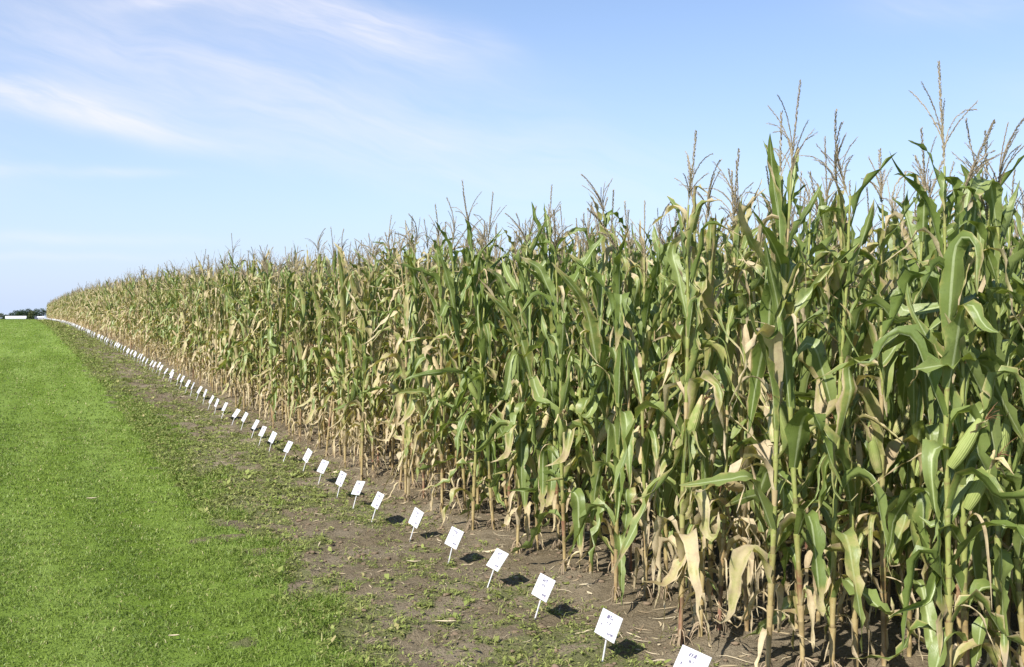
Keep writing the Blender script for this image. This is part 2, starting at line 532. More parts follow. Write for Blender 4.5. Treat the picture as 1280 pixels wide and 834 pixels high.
def plant(seed, cls, lod):
    """cls 0 green, 1 mixed, 2 dried. Returns dict of Geo per part (lod 0) or one Geo (lod 1, 2)"""
    rg = np.random.default_rng(seed)
    Ht = rg.uniform(1.94, 2.12)                     # height of the top leaf collar
    parts = {k: Geo() for k in ('stalk', 'foliage', 'withered_foliage', 'tassel', 'ear', 'silk', 'brace_roots')}
    one = Geo()
    G = (lambda k: parts[k]) if lod == 0 else (lambda k: one)
    mi = {'stalk': 0, 'foliage': 1, 'withered_foliage': 1, 'tassel': 2, 'ear': 3} if lod else {k: 0 for k in parts}
    drybase = (.05, .30, .56)[cls]
    prnd = rg.uniform(.15, .85)
    # stalk
    nn = 13
    zs = np.concatenate([[-.03], np.linspace(.05, Ht + .12, nn)])
    wob = np.cumsum(rg.normal(0, .006, (nn + 1, 2)), 0) * np.linspace(0, 1, nn + 1)[:, None]
    lx = rg.normal(0, .04, 2)
    cx = wob + lx[None, :] * (np.clip(zs, 0, 9) / 2.0)[:, None] ** 1.5
    pos = lambda z: np.array([np.interp(z, zs, cx[:, 0]), np.interp(z, zs, cx[:, 1]), z])
    if lod == 0:
        zz, rr, nd = [], [], []
        for a, b in zip(zs[:-1], zs[1:]):
            zz += [a, a + .012, a + .02, (a + b) / 2]; nd += [1, .7, 0, 0]
            r0 = .0112 * (1 - .6 * np.clip(a / Ht, 0, 1)); rr += [r0 * 1.3, r0 * 1.2, r0, r0 * .97]
        zz.append(zs[-1]); rr.append(.005); nd.append(0)
        sides = 8
    else:
        zz = list(zs[::2 if lod == 1 else 5]); rr = [.0112 * (1 - .6 * np.clip(a / Ht, 0, 1)) for a in zz]; nd = [0] * len(zz)
        sides = 4 if lod == 1 else 3
    zz = np.array(zz); pth = np.stack([np.interp(zz, zs, cx[:, 0]), np.interp(zz, zs, cx[:, 1]), zz], 1)
    dat = np.stack([np.full(len(zz), drybase + .1), np.array(nd), np.clip(zz / 2.2, 0, 1), np.full(len(zz), prnd if rg.uniform() < .6 else rg.uniform())], 1)
    v, q, d = tube(pth, rr, sides, dat); G('stalk').add(v, q, d, mi['stalk'])
    ns, nc = ((15, 5), (8, 3), (5, 3))[lod]
    # leaves, alternating sides
    plane = 0.0
    nl = rg.integers(15, 19) if lod < 2 else 12
    zl = np.linspace(.20, Ht, nl) + rg.normal(0, .02, nl)
    for k in range(nl):
        f = zl[k] / Ht
        az = plane + (math.pi if k % 2 else 0) + rg.normal(0, .45)
        L = (.34 + .36 * math.sin(math.pi * min(1, (f * .85 + .08)))) * rg.uniform(.85, 1.15)
        W = rg.uniform(.66, 1.0) * (.060 + .042 * math.sin(math.pi * min(1, f * .8 + .12))) * rg.uniform(.85, 1.15) * (1.25 if lod == 2 else 1.08)
        dry = drybase + rg.normal(0, .13) + .55 * (1 - smooth((f - .06) / (.14, .24, .30)[cls])) + (.10 if f > .9 and cls else 0)
        if rg.uniform() < (.03, .12, .22)[cls]: dry += .45
        low = dry > .75
        if f > .86:
            th0, th1 = R(rg.uniform(5, 22)), R(rg.uniform(12, 60) if rg.uniform() < .65 else rg.uniform(60, 150)); bp = rg.uniform(.2, .6); L *= rg.uniform(.65, 1.0)
        elif f > .5:
            th0, th1 = R(rg.uniform(6, 24)), R(rg.choice([rg.uniform(145, 180), rg.uniform(18, 55), rg.uniform(70, 140)], p=[.5, .38, .12])); bp = rg.uniform(.06, .5)
        else:
            th0, th1 = R(rg.uniform(14, 40)), R(rg.uniform(140, 180)); bp = rg.uniform(.05, .35)
        if low: th1 = R(rg.uniform(155, 182)); bp = rg.uniform(0, .15); W *= .62
        bw = rg.uniform(.14, .36)
        p = pos(zl[k])
        nm = 'withered_foliage' if low and lod == 0 else 'foliage'
        gg = Geo()
        leaf(rg, gg, zl[k], az, L, W, th0, th1, bp, bw, rg.normal(0, 1.25), np.clip(dry, 0, 1), ns, nc, 0, np.clip(prnd + rg.normal(0, .2), 0, 1), 2.2 if low else 1.)
        v, q, d, _ = gg.arrays(); v[:, 0] += p[0]; v[:, 1] += p[1]
        G(nm).add(v, q, d, mi[nm])
        if lod == 0 and f > .1:                      # the sheath of this leaf, wrapped round the stalk below its collar
            z1 = zl[k]; z0 = max(.05, z1 - .15)
            t = np.linspace(z0, z1 + .01, 4)
            r0 = .0127 * (1 - .58 * f)
            pt = np.stack([np.interp(t, zs, cx[:, 0]), np.interp(t, zs, cx[:, 1]), t], 1)
            v, q, d = tube(pt, np.array([1., 1.06, 1.15, 1.5]) * r0, 8, np.stack([np.full(4, np.clip(dry - .05, 0, 1)), np.zeros(4), np.clip(t / 2.2 + .05, 0, 1), np.full(4, rg.uniform())], 1))
            G('stalk').add(v, q, d, 0)
    # extra shrivelled strips at the foot
    for k in range((1, 3, 4)[cls] if lod == 0 else 0):
        nm = 'withered_foliage' if lod == 0 else 'foliage'
        leaf(rg, G(nm), rg.uniform(.12, .55), rg.uniform(0, 6.28), rg.uniform(.25, .55), rg.uniform(.014, .034), R(rg.uniform(45, 90)), R(rg.uniform(150, 182)),
             0, rg.uniform(.2, .5), rg.normal(0, .9), rg.uniform(.75, 1), ns, nc, mi[nm], None, 1.8)
    # narrow twisted strips dangling higher up
    for k in range((3, 5, 6)[cls] if lod == 0 else (2 if lod == 1 else 0)):
        zz_ = rg.uniform(.6, Ht - .1); p = pos(zz_); gg = Geo()
        leaf(rg, gg, zz_, rg.uniform(0, 6.28), rg.uniform(.25, .6), rg.uniform(.014, .04), R(rg.uniform(15, 60)), R(rg.uniform(120, 182)),
             rg.uniform(0, .3), rg.uniform(.2, .5), rg.normal(0, .9), rg.uniform(.15, .95), ns, nc, 0, None, 1.6)
        v, q, d, _ = gg.arrays(); v[:, 0] += p[0]; v[:, 1] += p[1]
        G('foliage').add(v, q, d, mi['foliage'])
    # ear
    if lod < 2:
        ze = rg.uniform(.74, 1.05); ea = rg.choice([1.57, -1.57, 0, 3.14]) + rg.normal(0, .5)
        th = R(rg.uniform(14, 42)) if (cls < 2 or rg.uniform() < .4) else R(rg.uniform(70, 150))
        p = pos(ze) + np.array([math.cos(ea), math.sin(ea), 0]) * .014
        tip, d = ear_geo(rg, G('ear'), p, ea, th, rg.uniform(.21, .28), rg.uniform(.028, .035), (.15, .4, .7)[cls] + rg.normal(0, .12), 12 if lod == 0 else 6, 9 if lod == 0 else 5, mi['ear'])
        if lod == 0:
            for k in range(2):                       # loose husk tips
                leaf(rg, G('ear'), 0, ea + rg.normal(0, .5), rg.uniform(.12, .2), .035, th + R(rg.uniform(-15, 15)), th + R(rg.uniform(10, 70)), .3, .6, rg.normal(0, .8), .4, 7, 3, 0, .5, 1.)
                gv = G('ear').v[-1]; gv += (p + d * rg.uniform(.06, .14)) - np.array([0, 0, 0])
            for k in range(9):
                dr = d + rg.normal(0, .45, 3); t = np.linspace(0, 1, 4)
                pt = tip + dr[None, :] * (t * .05)[:, None] - np.array([0, 0, 1])[None, :] * (t ** 2 * .03)[:, None] - d * .015
                v, q, dd = tube(pt, np.linspace(.0022, .0008, 4), 3, np.zeros((4, 4))); G('silk').add(v, q, dd, 0)
    # tassel
    tassel_geo(rg, G('tassel'), 0, rg.uniform(.27, .42), abs(rg.normal(0, .28)), rg.uniform(0, 6.28), lod, mi['tassel'], rg.uniform(.1, .9))
    nT = G('tassel')
    p = pos(Ht + .02); p[2] = Ht + .10
    if lod == 0:
        for vv in nT.v: vv += p
    else:
        cut = False
        # only the pieces added last belong to the tassel
        for vv, mm in zip(nT.v, nT.m):
            if len(mm) and mm[0] == mi['tassel']: vv += p
    if lod == 0:
        for k in range(rg.integers(9, 14)):
            a = rg.uniform(0, 6.28); rr_ = rg.uniform(.03, .085); z0 = rg.uniform(.035, .085); t = np.linspace(0, 1, 5)
            rad = .012 + (rr_ - .012) * t ** .8
            pt = np.stack([rad * math.cos(a), rad * math.sin(a), z0 * (1 - t ** 1.8) - .03 * t ** 3], 1)
            v, q, d = tube(pt, np.linspace(.0034, .002, 5), 5, np.zeros((5, 4))); G('brace_roots').add(v, q, d, 0)
        return parts
    return one


PART_MAT = {'stalk': M['stalk'], 'foliage': M['leaf'], 'withered_foliage': M['leaf'], 'tassel': M['tassel'], 'ear': M['husk'], 'silk': M['silk'], 'brace_roots': M['root']}
NV = 16
VAR0 = {c: [] for c in range(3)}
for c in range(3):
    for k in range(NV):
        p = plant(1000 + c * 100 + k, c, 0)
        VAR0[c].append({nm: g.mesh(nm, [PART_MAT[nm]], nm != 'tassel') for nm, g in p.items() if g.n})
VAR1 = {c: [plant(5000 + c * 100 + k, c, 1).arrays() for k in range(14)] for c in range(3)}
VAR2 = {c: [plant(8000 + c * 100 + k, c, 2).arrays() for k in range(10)] for c in range(3)}

# rows run away from the path (along X), one row and one sign for each plot
ROW_Y = [3.80, 4.48, 5.20, 5.90, 6.61, 7.40, 8.08, 8.72, 9.30, 10.03, 10.72, 11.48, 12.18, 12.78, 13.4, 14.12, 14.75, 15.42, 16.2, 16.8, 17.48, 18.1, 18.72]
while ROW_Y[-1] < 172: ROW_Y.append(ROW_Y[-1] + .68 + rng.uniform(-.04, .04))
rows = [(1.7, 5.2), (2.4, 4.1), (3.1, 3.55)] + [(y, None) for y in ROW_Y]


def row_dryness(y, r):
    base = np.interp(y, [0, 6, 8, 9.2, 10.5, 13, 14.5, 17, 20, 28, 40, 60, 100], [.15, .2, .5, 1.1, 1.5, 1.55, 1.05, .9, 1.15, 1.3, 1.45, 1.6, 1.75])
    return base + r


plants = []
for ri, (ry, x0) in enumerate(rows):
    depth = 13 if ry < 16 else 9 if ry < 40 else 6.5
    x = (3.10 if x0 is None else x0 - .1) + rng.uniform(-.07, .09)
    rd = row_dryness(ry, rng.normal(0, .25)); rs = rng.normal(1.0, .022)
    hfac = float(np.interp(ry, [0, 3.9, 5.2, 7, 9, 13, 30], [1.055, 1.05, 1.03, 1.02, 1.01, .995, .985]))
    rank = 0
    while x < 3.2 + depth:
        px, py = x, ry + rng.normal(0, .025)
        cls = int(np.clip(round(rd + rng.normal(0, .45)), 0, 2))
        sc = rs * hfac * rng.normal(1.0, .03)
        yaw = rng.choice([1.57, 0.3]) + rng.normal(0, .8) if rank else 1.57 + rng.choice([0, 3.14]) + rng.normal(0, .9)
        cross = max(0., (ry - 3.2 * ry / px)) / .7
        ang = math.degrees(math.atan2(px, py)); dist = math.hypot(px, py)
        vis = math.exp(-cross * .8) * (px / dist) / dist ** 2 if ang < 51.8 else 0
        plants.append([vis, px, py, sc, yaw, cls, ri, rank])
        x += rng.uniform(.13, .19) if dist < 40 else .23
        rank += 1
plants.sort(key=lambda p: -p[0])
front, rest = plants[:296], plants[296:]

ORD = ['', 'first', 'second', 'third', 'fourth', 'fifth', 'sixth', 'seventh', 'eighth', 'ninth', 'tenth', 'eleventh', 'twelfth', 'thirteenth', 'fourteenth', 'fifteenth',
       'sixteenth', 'seventeenth', 'eighteenth', 'nineteenth', 'twentieth']
TENS = {2: 'twenty', 3: 'thirty', 4: 'forty', 5: 'fifty', 6: 'sixty', 7: 'seventy', 8: 'eighty', 9: 'ninety'}


def ordinal(n):
    if n <= 20: return ORD[n]
    t, u = divmod(n, 10)
    return TENS[t][:-1] + 'ieth' if u == 0 else TENS[t] + '-' + ORD[u]


LOOK = {0: 'green', 1: 'yellowing', 2: 'dried tan'}
first_of = {}
for vis, px, py, sc, yaw, cls, ri, rank in front:
    v = VAR0[cls][rng.integers(NV)]
    z = float(ground_z(np.array(px), np.array(py)))
    e = bpy.data.objects.new('corn_plant', None); COL.objects.link(e)
    e.empty_display_size = .2
    e.location = (px, py, z); e.rotation_euler = (rng.normal(0, .03), rng.normal(0, .03), yaw); e.scale = (sc, sc, sc)
    sign_no = ri - 2                                   # the row of the nearest sign is row 3 of the list
    where = 'in the bare row nearest the camera' if sign_no == 0 else 'in the row past the picture edge' if sign_no < 0 else \
        'of the row behind the nearest sign' if sign_no == 1 else f'of the row behind the {ordinal(sign_no)} sign'
    if sign_no == 0: where = 'of the row nearer than the nearest sign'
    which = f'{LOOK[cls]} corn plant at the path end' if rank == 0 else f'{LOOK[cls]} corn plant, {ordinal(rank + 1)} in from the path'
    tag(e, f'{which} {where}', 'corn plant', 'corn plants along the field edge')
    for nm in ('stalk', 'foliage', 'withered_foliage', 'tassel', 'ear', 'brace_roots'):
        if nm not in v or (nm == 'brace_roots' and (rank > 2 or py > 14)): continue
        key = (nm, v[nm].name)
        if key in first_of:
            o = first_of[key].copy(); COL.objects.link(o); o.parent = e
        else:
            o = link(nm, v[nm], e); first_of[key] = o
        if nm == 'ear' and 'silk' in v and py < 14:
            s = link('silk', v['silk'], o)

# the rest of the field: past 300 plants, one mass
acc_v, acc_q, acc_d, acc_m, off = [], [], [], [], 0
buckets = {}
for p in rest:
    vis, px, py, sc, yaw, cls, ri, rank = p
    dist = math.hypot(px, py)
    lod = 1 if (dist < 42 and rank < 26) else 2
    pool = VAR1 if lod == 1 else VAR2
    k = int(rng.integers(len(pool[cls])))
    buckets.setdefault((lod, cls, k), []).append((px, py, sc, yaw))
for (lod, cls, k), lst in buckets.items():
    v, q, d, m = (VAR1 if lod == 1 else VAR2)[cls][k]
    a = np.array(lst); n = len(a)
    z = ground_z(a[:, 0], a[:, 1])
    c, s = np.cos(a[:, 3]), np.sin(a[:, 3])
    lean = rng.normal(0, .03, (n, 2))
    X = (v[None, :, 0] * c[:, None] - v[None, :, 1] * s[:, None] + lean[:, :1] * v[None, :, 2]) * a[:, 2:3] + a[:, :1]
    Y = (v[None, :, 0] * s[:, None] + v[None, :, 1] * c[:, None] + lean[:, 1:] * v[None, :, 2]) * a[:, 2:3] + a[:, 1:2]
    Z = v[None, :, 2] * a[:, 2:3] + z[:, None]
    acc_v.append(np.stack([X, Y, Z], -1).reshape(-1, 3).astype(np.float32))
    acc_q.append((q[None] + (np.arange(n) * len(v))[:, None, None] + off).reshape(-1, 4).astype(np.int32))
    acc_d.append(np.tile(d, (n, 1)).astype(np.float32)); acc_m.append(np.tile(m, n))
    off += n * len(v)
cme = mesh_from('corn_field', np.concatenate(acc_v), np.concatenate(acc_q), np.concatenate(acc_d), [M['stalk'], M['leaf'], M['tassel'], M['husk']], np.concatenate(acc_m))
print('corn', len(front), len(rest), 'faces', len(cme.polygons))
tag(link('corn_field', cme), 'deeper and farther corn of the field, merging into one mass', 'corn field', kind='stuff')
del acc_v, acc_q, acc_d, acc_m

# ------------------------------------------------------------------ signs
SX = 2.59
BW, BH, BT = .195, .128, .003
LEAN = R(28)


def box_geo(g, c, ax, ay, az_, m=0):
    """box with half axes ax, ay, az_ about c"""
    c, ax, ay, az_ = map(lambda t: np.array(t, float), (c, ax, ay, az_))
    v = [c + i * ax + j * ay + k * az_ for k in (-1, 1) for j in (-1, 1) for i in (-1, 1)]
    q = [(0, 2, 3, 1), (4, 5, 7, 6), (0, 1, 5, 4), (2, 6, 7, 3), (0, 4, 6, 2), (1, 3, 7, 5)]
    g.add(v, q, np.zeros((8, 4)), m)


def board_mesh():
    g = Geo(); box_geo(g, (0, 0, BH / 2), (0, BW / 2, 0), (BT / 2, 0, 0), (0, 0, BH / 2))
    return g.mesh('board', [M['card']], False)


def post_mesh():
    g = Geo()
    t = np.linspace(-.06, .20, 5)
    v, q, d = tube(np.stack([t * 0, t * 0, t], 1), np.full(5, .0048), 8, np.zeros((5, 4))); g.add(v, q, d)
    v, q, d = tube(np.array([[0, 0, .20], [0, 0, .2005]]), [.0048, .0001], 8, np.zeros((2, 4))); g.add(v, q, d)
    return g.mesh('post', [M['post']])


def writing_mesh(seed, name, lines, mat):
    """small strokes set as unreadable handwriting / print; board-local: reads from +Y to -Y, lies 1 mm before the face"""
    rg = np.random.default_rng(seed); g = Geo()
    x = -BT / 2 - .0008
    for (y0, z0, n, h, w, st_) in lines:
        y = y0
        for k in range(n):
            hh = h * rg.uniform(.75, 1.0)
            for s_ in range(rg.integers(2, 4)):
                y1, y2 = y - rg.uniform(0, w * .75), y - rg.uniform(0, w * .75)
                z1, z2 = z0 + rg.choice([0, hh * .5, hh]), z0 + rg.choice([0, hh * .5, hh])
                if abs(y1 - y2) + abs(z1 - z2) < h * .4: z1, z2 = z0, z0 + hh
                dv = np.array([0, y2 - y1, z2 - z1]); L = np.linalg.norm(dv)
                pv = np.array([0, -dv[2], dv[1]]) / (L + 1e-9) * st_ / 2
                box_geo(g, (x, (y1 + y2) / 2, (z1 + z2) / 2), dv / 2, pv, (.0003, 0, 0))
                x -= .0000045
            y -= w
    return g.mesh(name, [mat], False)


bme, pme = board_mesh(), post_mesh()
WR = [(writing_mesh(60 + k, 'printed_lines', [(.036, .094, 4, .020, .0150, .0052), (.020, .068, 3, .014, .013, .0044), (.066, .046, 1, .014, .013, .0045), (-.018, .022, 5, .012, .0105, .0046)], M['ink']),
       writing_mesh(90 + k, 'red_word', [(-.024, .0110, 5, .008, .0105, .0042)], M['redink'])) for k in range(6)]
far_me = None
n_near = 60
for i, sy in enumerate(ROW_Y):
    x = SX + rng.normal(0, .018); y = sy + rng.normal(0, .02) if i > 9 else sy
    z = float(ground_z(np.array(x), np.array(y)))
    e_rot = (rng.normal(0, .035), rng.normal(0, .05), rng.normal(0, .05))
    n = i + 1
    n_ = min(n, 70)
    if n == 1: lb = 'nearest white plot sign, cut off by the bottom of the picture'
    elif n <= 32: lb = f'{ordinal(n)} white plot sign from the nearest, on a thin post beside the corn'
    elif n <= 70: lb = f'small white plot sign, {ordinal(n)} along the line from the nearest'
    else: lb = 'tiny white plot sign in the far line that merges into a white streak'
    grp = 'white plot signs along the corn'
    if n <= n_near:
        e = bpy.data.objects.new('plot_sign', None); COL.objects.link(e); e.empty_display_size = .1
        e.location = (x, y, z); e.rotation_euler = e_rot
        tag(e, lb, 'sign', grp)
        p = link('post', pme, e); p.rotation_euler = (0, R(17), 0)
        b = link('board', bme, e, (.020, 0, .118)); b.rotation_euler = (0, LEAN, 0)
        b.rotation_euler = (rng.normal(0, .02), LEAN + rng.normal(0, .04), 0)
        if n <= 40:
            wr = WR[i % len(WR)]
            link('printed_lines', wr[0], b); link('red_word', wr[1], b)
    else:
        if far_me is None:
            g = Geo()
            cz, sz = math.cos(LEAN), math.sin(LEAN)
            box_geo(g, (.020 + sz * BH / 2, 0, .118 + cz * BH / 2), (0, BW / 2, 0), (cz * BT / 2, 0, -sz * BT / 2), (sz * BH / 2, 0, cz * BH / 2))
            v, q, d = tube(np.array([[-.01, 0, -.05], [.045, 0, .17]]), [.0048, .0048], 5, np.zeros((2, 4))); g.add(v, q, d, 1)
            far_me = g.mesh('plot_sign', [M['card'], M['post']], False)
        o = link('plot_sign', far_me, None, (x, y, z)); o.rotation_euler = e_rot
        tag(o, lb, 'sign', grp)

# ------------------------------------------------------------------ lawn grass, weeds, litter, clods
def blades(x, y, h, w, dry, rnd, lay):
    n = len(x)
    az = rng.uniform(0, 6.283, n); fz = rng.uniform(0, 6.283, n)
    z = ground_z(x, y) - .004
    base = np.stack([x, y, z], 1)
    d = np.stack([np.cos(az), np.sin(az), az * 0], 1)
    side = np.stack([-np.sin(fz), np.cos(fz), az * 0], 1) * (w * .5)[:, None]
    up = np.array([0, 0, 1.])
    m = base + up * (h * .62 * (1 - lay * .3))[:, None] + d * (h * lay * .28)[:, None]
    t = base + up * (h * (1 - lay * .55))[:, None] + d * (h * lay * .95)[:, None]
    v = np.stack([base - side, base + side, m + side * .85, m - side * .85, t + side * .12, t - side * .12], 1).reshape(-1, 3)
    i = np.arange(n)[:, None] * 6
    q = np.concatenate([i + np.array([[0, 1, 2, 3]]), i + np.array([[3, 2, 4, 5]])], 1).reshape(-1, 4)
    dat = np.stack([dry, dry * 0, dry * 0, rnd], 1)
    return v, q, np.repeat(dat, 6, 0)


def scatter(n, x0, x1, y0, y1):
    return rng.uniform(x0, x1, n), rng.uniform(y0, y1, n)


g = Geo()
for (x0, x1, y0, y1, dens, hs, ws) in ((-.8, 2.1, 3.2, 9, 4800, 1.0, 1.25), (-.9, 2.1, 9, 16, 2400, 1.05, 1.7), (-4, -.8, 2.5, 16, 900, .95, 2.2),
                                       (-2.2, 2.0, 16, 32, 560, 1.1, 2.6), (-3, 2.0, 32, 70, 110, 1.15, 4.5), (-3.5, 1.9, 70, 175, 30, 1.2, 7)):
    n = int((x1 - x0) * (y1 - y0) * dens)
    x, y = scatter(n, x0, x1, y0, y1)
    tuft = fbm(x * 7, y * 7, 71, 3)
    keep = rng.uniform(0, 1, n) < lawn_mask(x, y) ** .8 * (.25 + 1.5 * smooth((tuft - .25) / .5))
    x, y = x[keep], y[keep]; tuft = tuft[keep]; n = len(x)
    rough_edge = smooth((x - .95) / .5)
    stripe = .5 * fbm(x * 1.6, y * .18, 77, 2) + .5 * (.5 + .5 * np.sin(6.283 * (x + .15 * fbm(y * .1, y * 0, 78, 2)) / .95)) * .9 + .05
    h = rng.uniform(.024, .048, n) * hs * (1 + .65 * rough_edge) * (.7 + .6 * tuft)
    w = rng.uniform(.0028, .0052, n) * ws
    patch = fbm(x * 1.1, y * .5, 79, 3)
    dry = np.where(rng.uniform(0, 1, n) < .05 + .10 * smooth((patch - .5) / .2), rng.uniform(.4, 1, n), rng.uniform(0, .12, n))
    rnd = np.clip(rng.uniform(.05, .65, n) + 1.5 * (stripe - .5) + .25 * smooth((y - 14) / 30.) + .12, 0, 1)
    v, q, d = blades(x, y, h, w, dry, rnd, rng.uniform(.5, 1.45, n))
    g.add(v, q, d)
gv, gq, gdat, _ = g.arrays()
print('grass quads', len(gq))
tag(link('grass', mesh_from('grass', gv, gq, gdat, [M['grass']])), 'short mown green lawn grass on the left', 'grass', kind='stuff')

# low weeds between the lawn and the corn
g = Geo()
for (y0, y1, n) in ((3.2, 9, 15000), (9, 18, 15000), (18, 45, 17000), (45, 150, 12000)):
    x, y = scatter(n, 1.3, 3.1, y0, y1)
    keep = rng.uniform(0, 1, n) < weed_mask(x, y) * .6 + .09
    x, y = x[keep], y[keep]; n = len(x)
    far = 1. if y0 < 9 else 1.4 if y0 < 18 else 2.0 if y0 < 40 else 4.0
    z = ground_z(x, y)
    sz = rng.uniform(.5, 1.25, n) * np.where(rng.uniform(0, 1, n) < .06, 1.9, 1)
    for k in range(5):
        a = rng.uniform(0, 6.283, n); el = rng.uniform(-.05, .9, n)
        L = rng.uniform(.006, .034, n) * far * sz; W = L * rng.uniform(.22, .5, n)
        d = np.stack([np.cos(a) * np.cos(el), np.sin(a) * np.cos(el), np.sin(el)], 1)
        s = np.stack([-np.sin(a), np.cos(a), rng.normal(0, .3, n)], 1)
        b = np.stack([x + rng.normal(0, .012, n) * far, y + rng.normal(0, .012, n) * far, z + rng.uniform(.002, .018, n)], 1)
        m1 = b + d * (L * .45)[:, None]; t = b + d * L[:, None] - np.array([0, 0, 1.]) * (L * .2)[:, None]
        v = np.stack([b, m1 + s * W[:, None] * .5, t, m1 - s * W[:, None] * .5], 1).reshape(-1, 3)
        q = np.arange(n * 4).reshape(-1, 4)
        dat = np.stack([np.where(rng.uniform(0, 1, n) < .12, rng.uniform(.3, 1, n), rng.uniform(0, .15, n)), a * 0, a * 0, rng.uniform(0, 1, n)], 1)
        g.add(v, q, np.repeat(dat, 4, 0))
    # grassy shoots among the weeds
    k = rng.uniform(0, 1, n) < .5
    v, q, d = blades(x[k], y[k], rng.uniform(.03, .08, k.sum()), rng.uniform(.003, .006, k.sum()) * far, rng.uniform(0, .3, k.sum()), rng.uniform(.2, 1, k.sum()), rng.uniform(.4, 1.2, k.sum()))
    g.add(v, q, d)
wv, wq, wd, _ = g.arrays()
tag(link('weeds', mesh_from('weeds', wv, wq, wd, [M['weed']])), 'patches of low green weeds on the bare soil strip', 'weeds', kind='stuff')

# straw and shrivelled leaf scraps
g = Geo()
for (x0, x1, y0, y1, n, big) in ((1.6, 2.9, 3.2, 12, 1500, .5), (2.7, 4.8, 3.0, 12, 2000, .85), (2.0, 4.2, 12, 30, 1300, 1.2), (-.5, 1.6, 4, 14, 60, .5)):
    for k in range(n):
        x, y = rng.uniform(x0, x1), rng.uniform(y0, y1)
        L = rng.uniform(.02, .14) * big * (2.2 if rng.uniform() < .12 else 1); W = rng.uniform(.002, .009) * big * (2.2 if rng.uniform() < .15 else 1)
        a = rng.uniform(0, 6.283); t = np.linspace(-.5, .5, 5); cv = rng.normal(0, .6)
        cxx = x + L * (t * math.cos(a) - cv * t * t * math.sin(a)); cyy = y + L * (t * math.sin(a) + cv * t * t * math.cos(a))
        cz = ground_z(cxx, cyy) + .004 + .25 * L * rng.uniform(0, .6) * (t + .5) ** 2
        sx, sy_ = -math.sin(a), math.cos(a); tl = rng.normal(0, .5)
        wv_ = W * (1 - (2 * t) ** 2 * .75)
        v = np.stack([np.stack([cxx + sx * wv_ * e, cyy + sy_ * wv_ * e, cz + tl * wv_ * e + abs(e) * .001], 1) for e in (-.5, .5)], 1).reshape(-1, 3)
        g.add(v, grid_quads(5, 2), np.tile([rng.uniform(0, 1) ** 3, 0, 0, rng.uniform()], (10, 1)))
lv, lq, ld, _ = g.arrays()
tag(link('straw_litter', mesh_from('straw_litter', lv, lq, ld, [M['straw']])), 'scattered straw and dry leaf scraps on the soil', 'plant litter', kind='stuff')

# clods of earth
import bmesh
bm = bmesh.new(); bmesh.ops.create_icosphere(bm, subdivisions=2, radius=1)
iv = np.array([v.co[:] for v in bm.verts]); it = np.array([[v.index for v in f.verts] for f in bm.faces]); bm.free()
cv_, ct_, off = [], [], 0
for (x0, x1, y0, y1, n) in ((1.7, 3.0, 3.2, 11, 1100), (2.9, 4.6, 3.0, 13, 1600), (1.8, 4.0, 11, 24, 700)):
    for k in range(n):
        x, y = rng.uniform(x0, x1), rng.uniform(y0, y1)
        r = .003 + .018 * rng.uniform() ** 4
        nz = 1 + 1.0 * (vnoise(iv[:, 0] * 1.7 + k, iv[:, 1] * 1.7 + iv[:, 2] * 2.3, k) - .5)
        v = iv * nz[:, None] * np.array([r * rng.uniform(.8, 1.4), r * rng.uniform(.8, 1.4), r * .55])
        v = v + np.array([x, y, float(ground_z(np.array(x), np.array(y))) + r * .25])
        cv_.append(v); ct_.append(it + off); off += len(v)
tag(link('soil_clods', mesh_from('soil_clods', np.concatenate(cv_), np.zeros((0, 4), int), None, [M['clod']], tris=np.concatenate(ct_))), 'small clods of dry brown earth', 'soil', kind='stuff')

# pale scraps lying by themselves on the lawn and the soil
def scrap(px, py, L, W, ang, label, curl=.2):
    dep = CAM_H * F_PX / (py - HOR)
    x, y = ground_spot(px, dep)
    z = float(ground_z(np.array(x), np.array(y)))
    t = np.linspace(-.5, .5, 9); u = np.linspace(-.5, .5, 5)
    wv_ = W * (1 - (2 * t) ** 2 * .8)
    T, U = np.meshgrid(t, u, indexing='ij')
    vx = T * L; vy = U * wv_[:, None] + .12 * L * T ** 2
    vz = curl * L * T ** 2 * .6 + .5 * W * (2 * U) ** 2 * .5 + .030
    top = np.stack([vx, vy, vz], -1).reshape(-1, 3); bot = top - np.array([0, 0, .0012])
    q = grid_quads(9, 5)
    g = Geo(); g.add(np.concatenate([top, bot]), np.concatenate([q, q[:, ::-1] + 45]), np.tile([0, 0, 0, .95], (90, 1)))
    o = link('husk_scrap', g.mesh('husk_scrap', [M['straw']]), None, (x, y, z)); o.rotation_euler = (0, 0, ang)
    tag(o, label, 'husk scrap', 'dry husk scraps on the ground')


scrap(112, 632, .085, .030, R(-15), 'pale dry husk scrap lying alone in the green lawn')
scrap(516, 708, .10, .018, R(-35), 'pale curved husk strip on the soil left of the plot signs', .4)
scrap(556, 787, .12, .018, R(-28), 'pale straight husk strip on bare soil below the weeds', .1)
scrap(214, 805, .055, .018, R(-15), 'small pale husk scrap in the lawn near the bottom of the picture', .1)

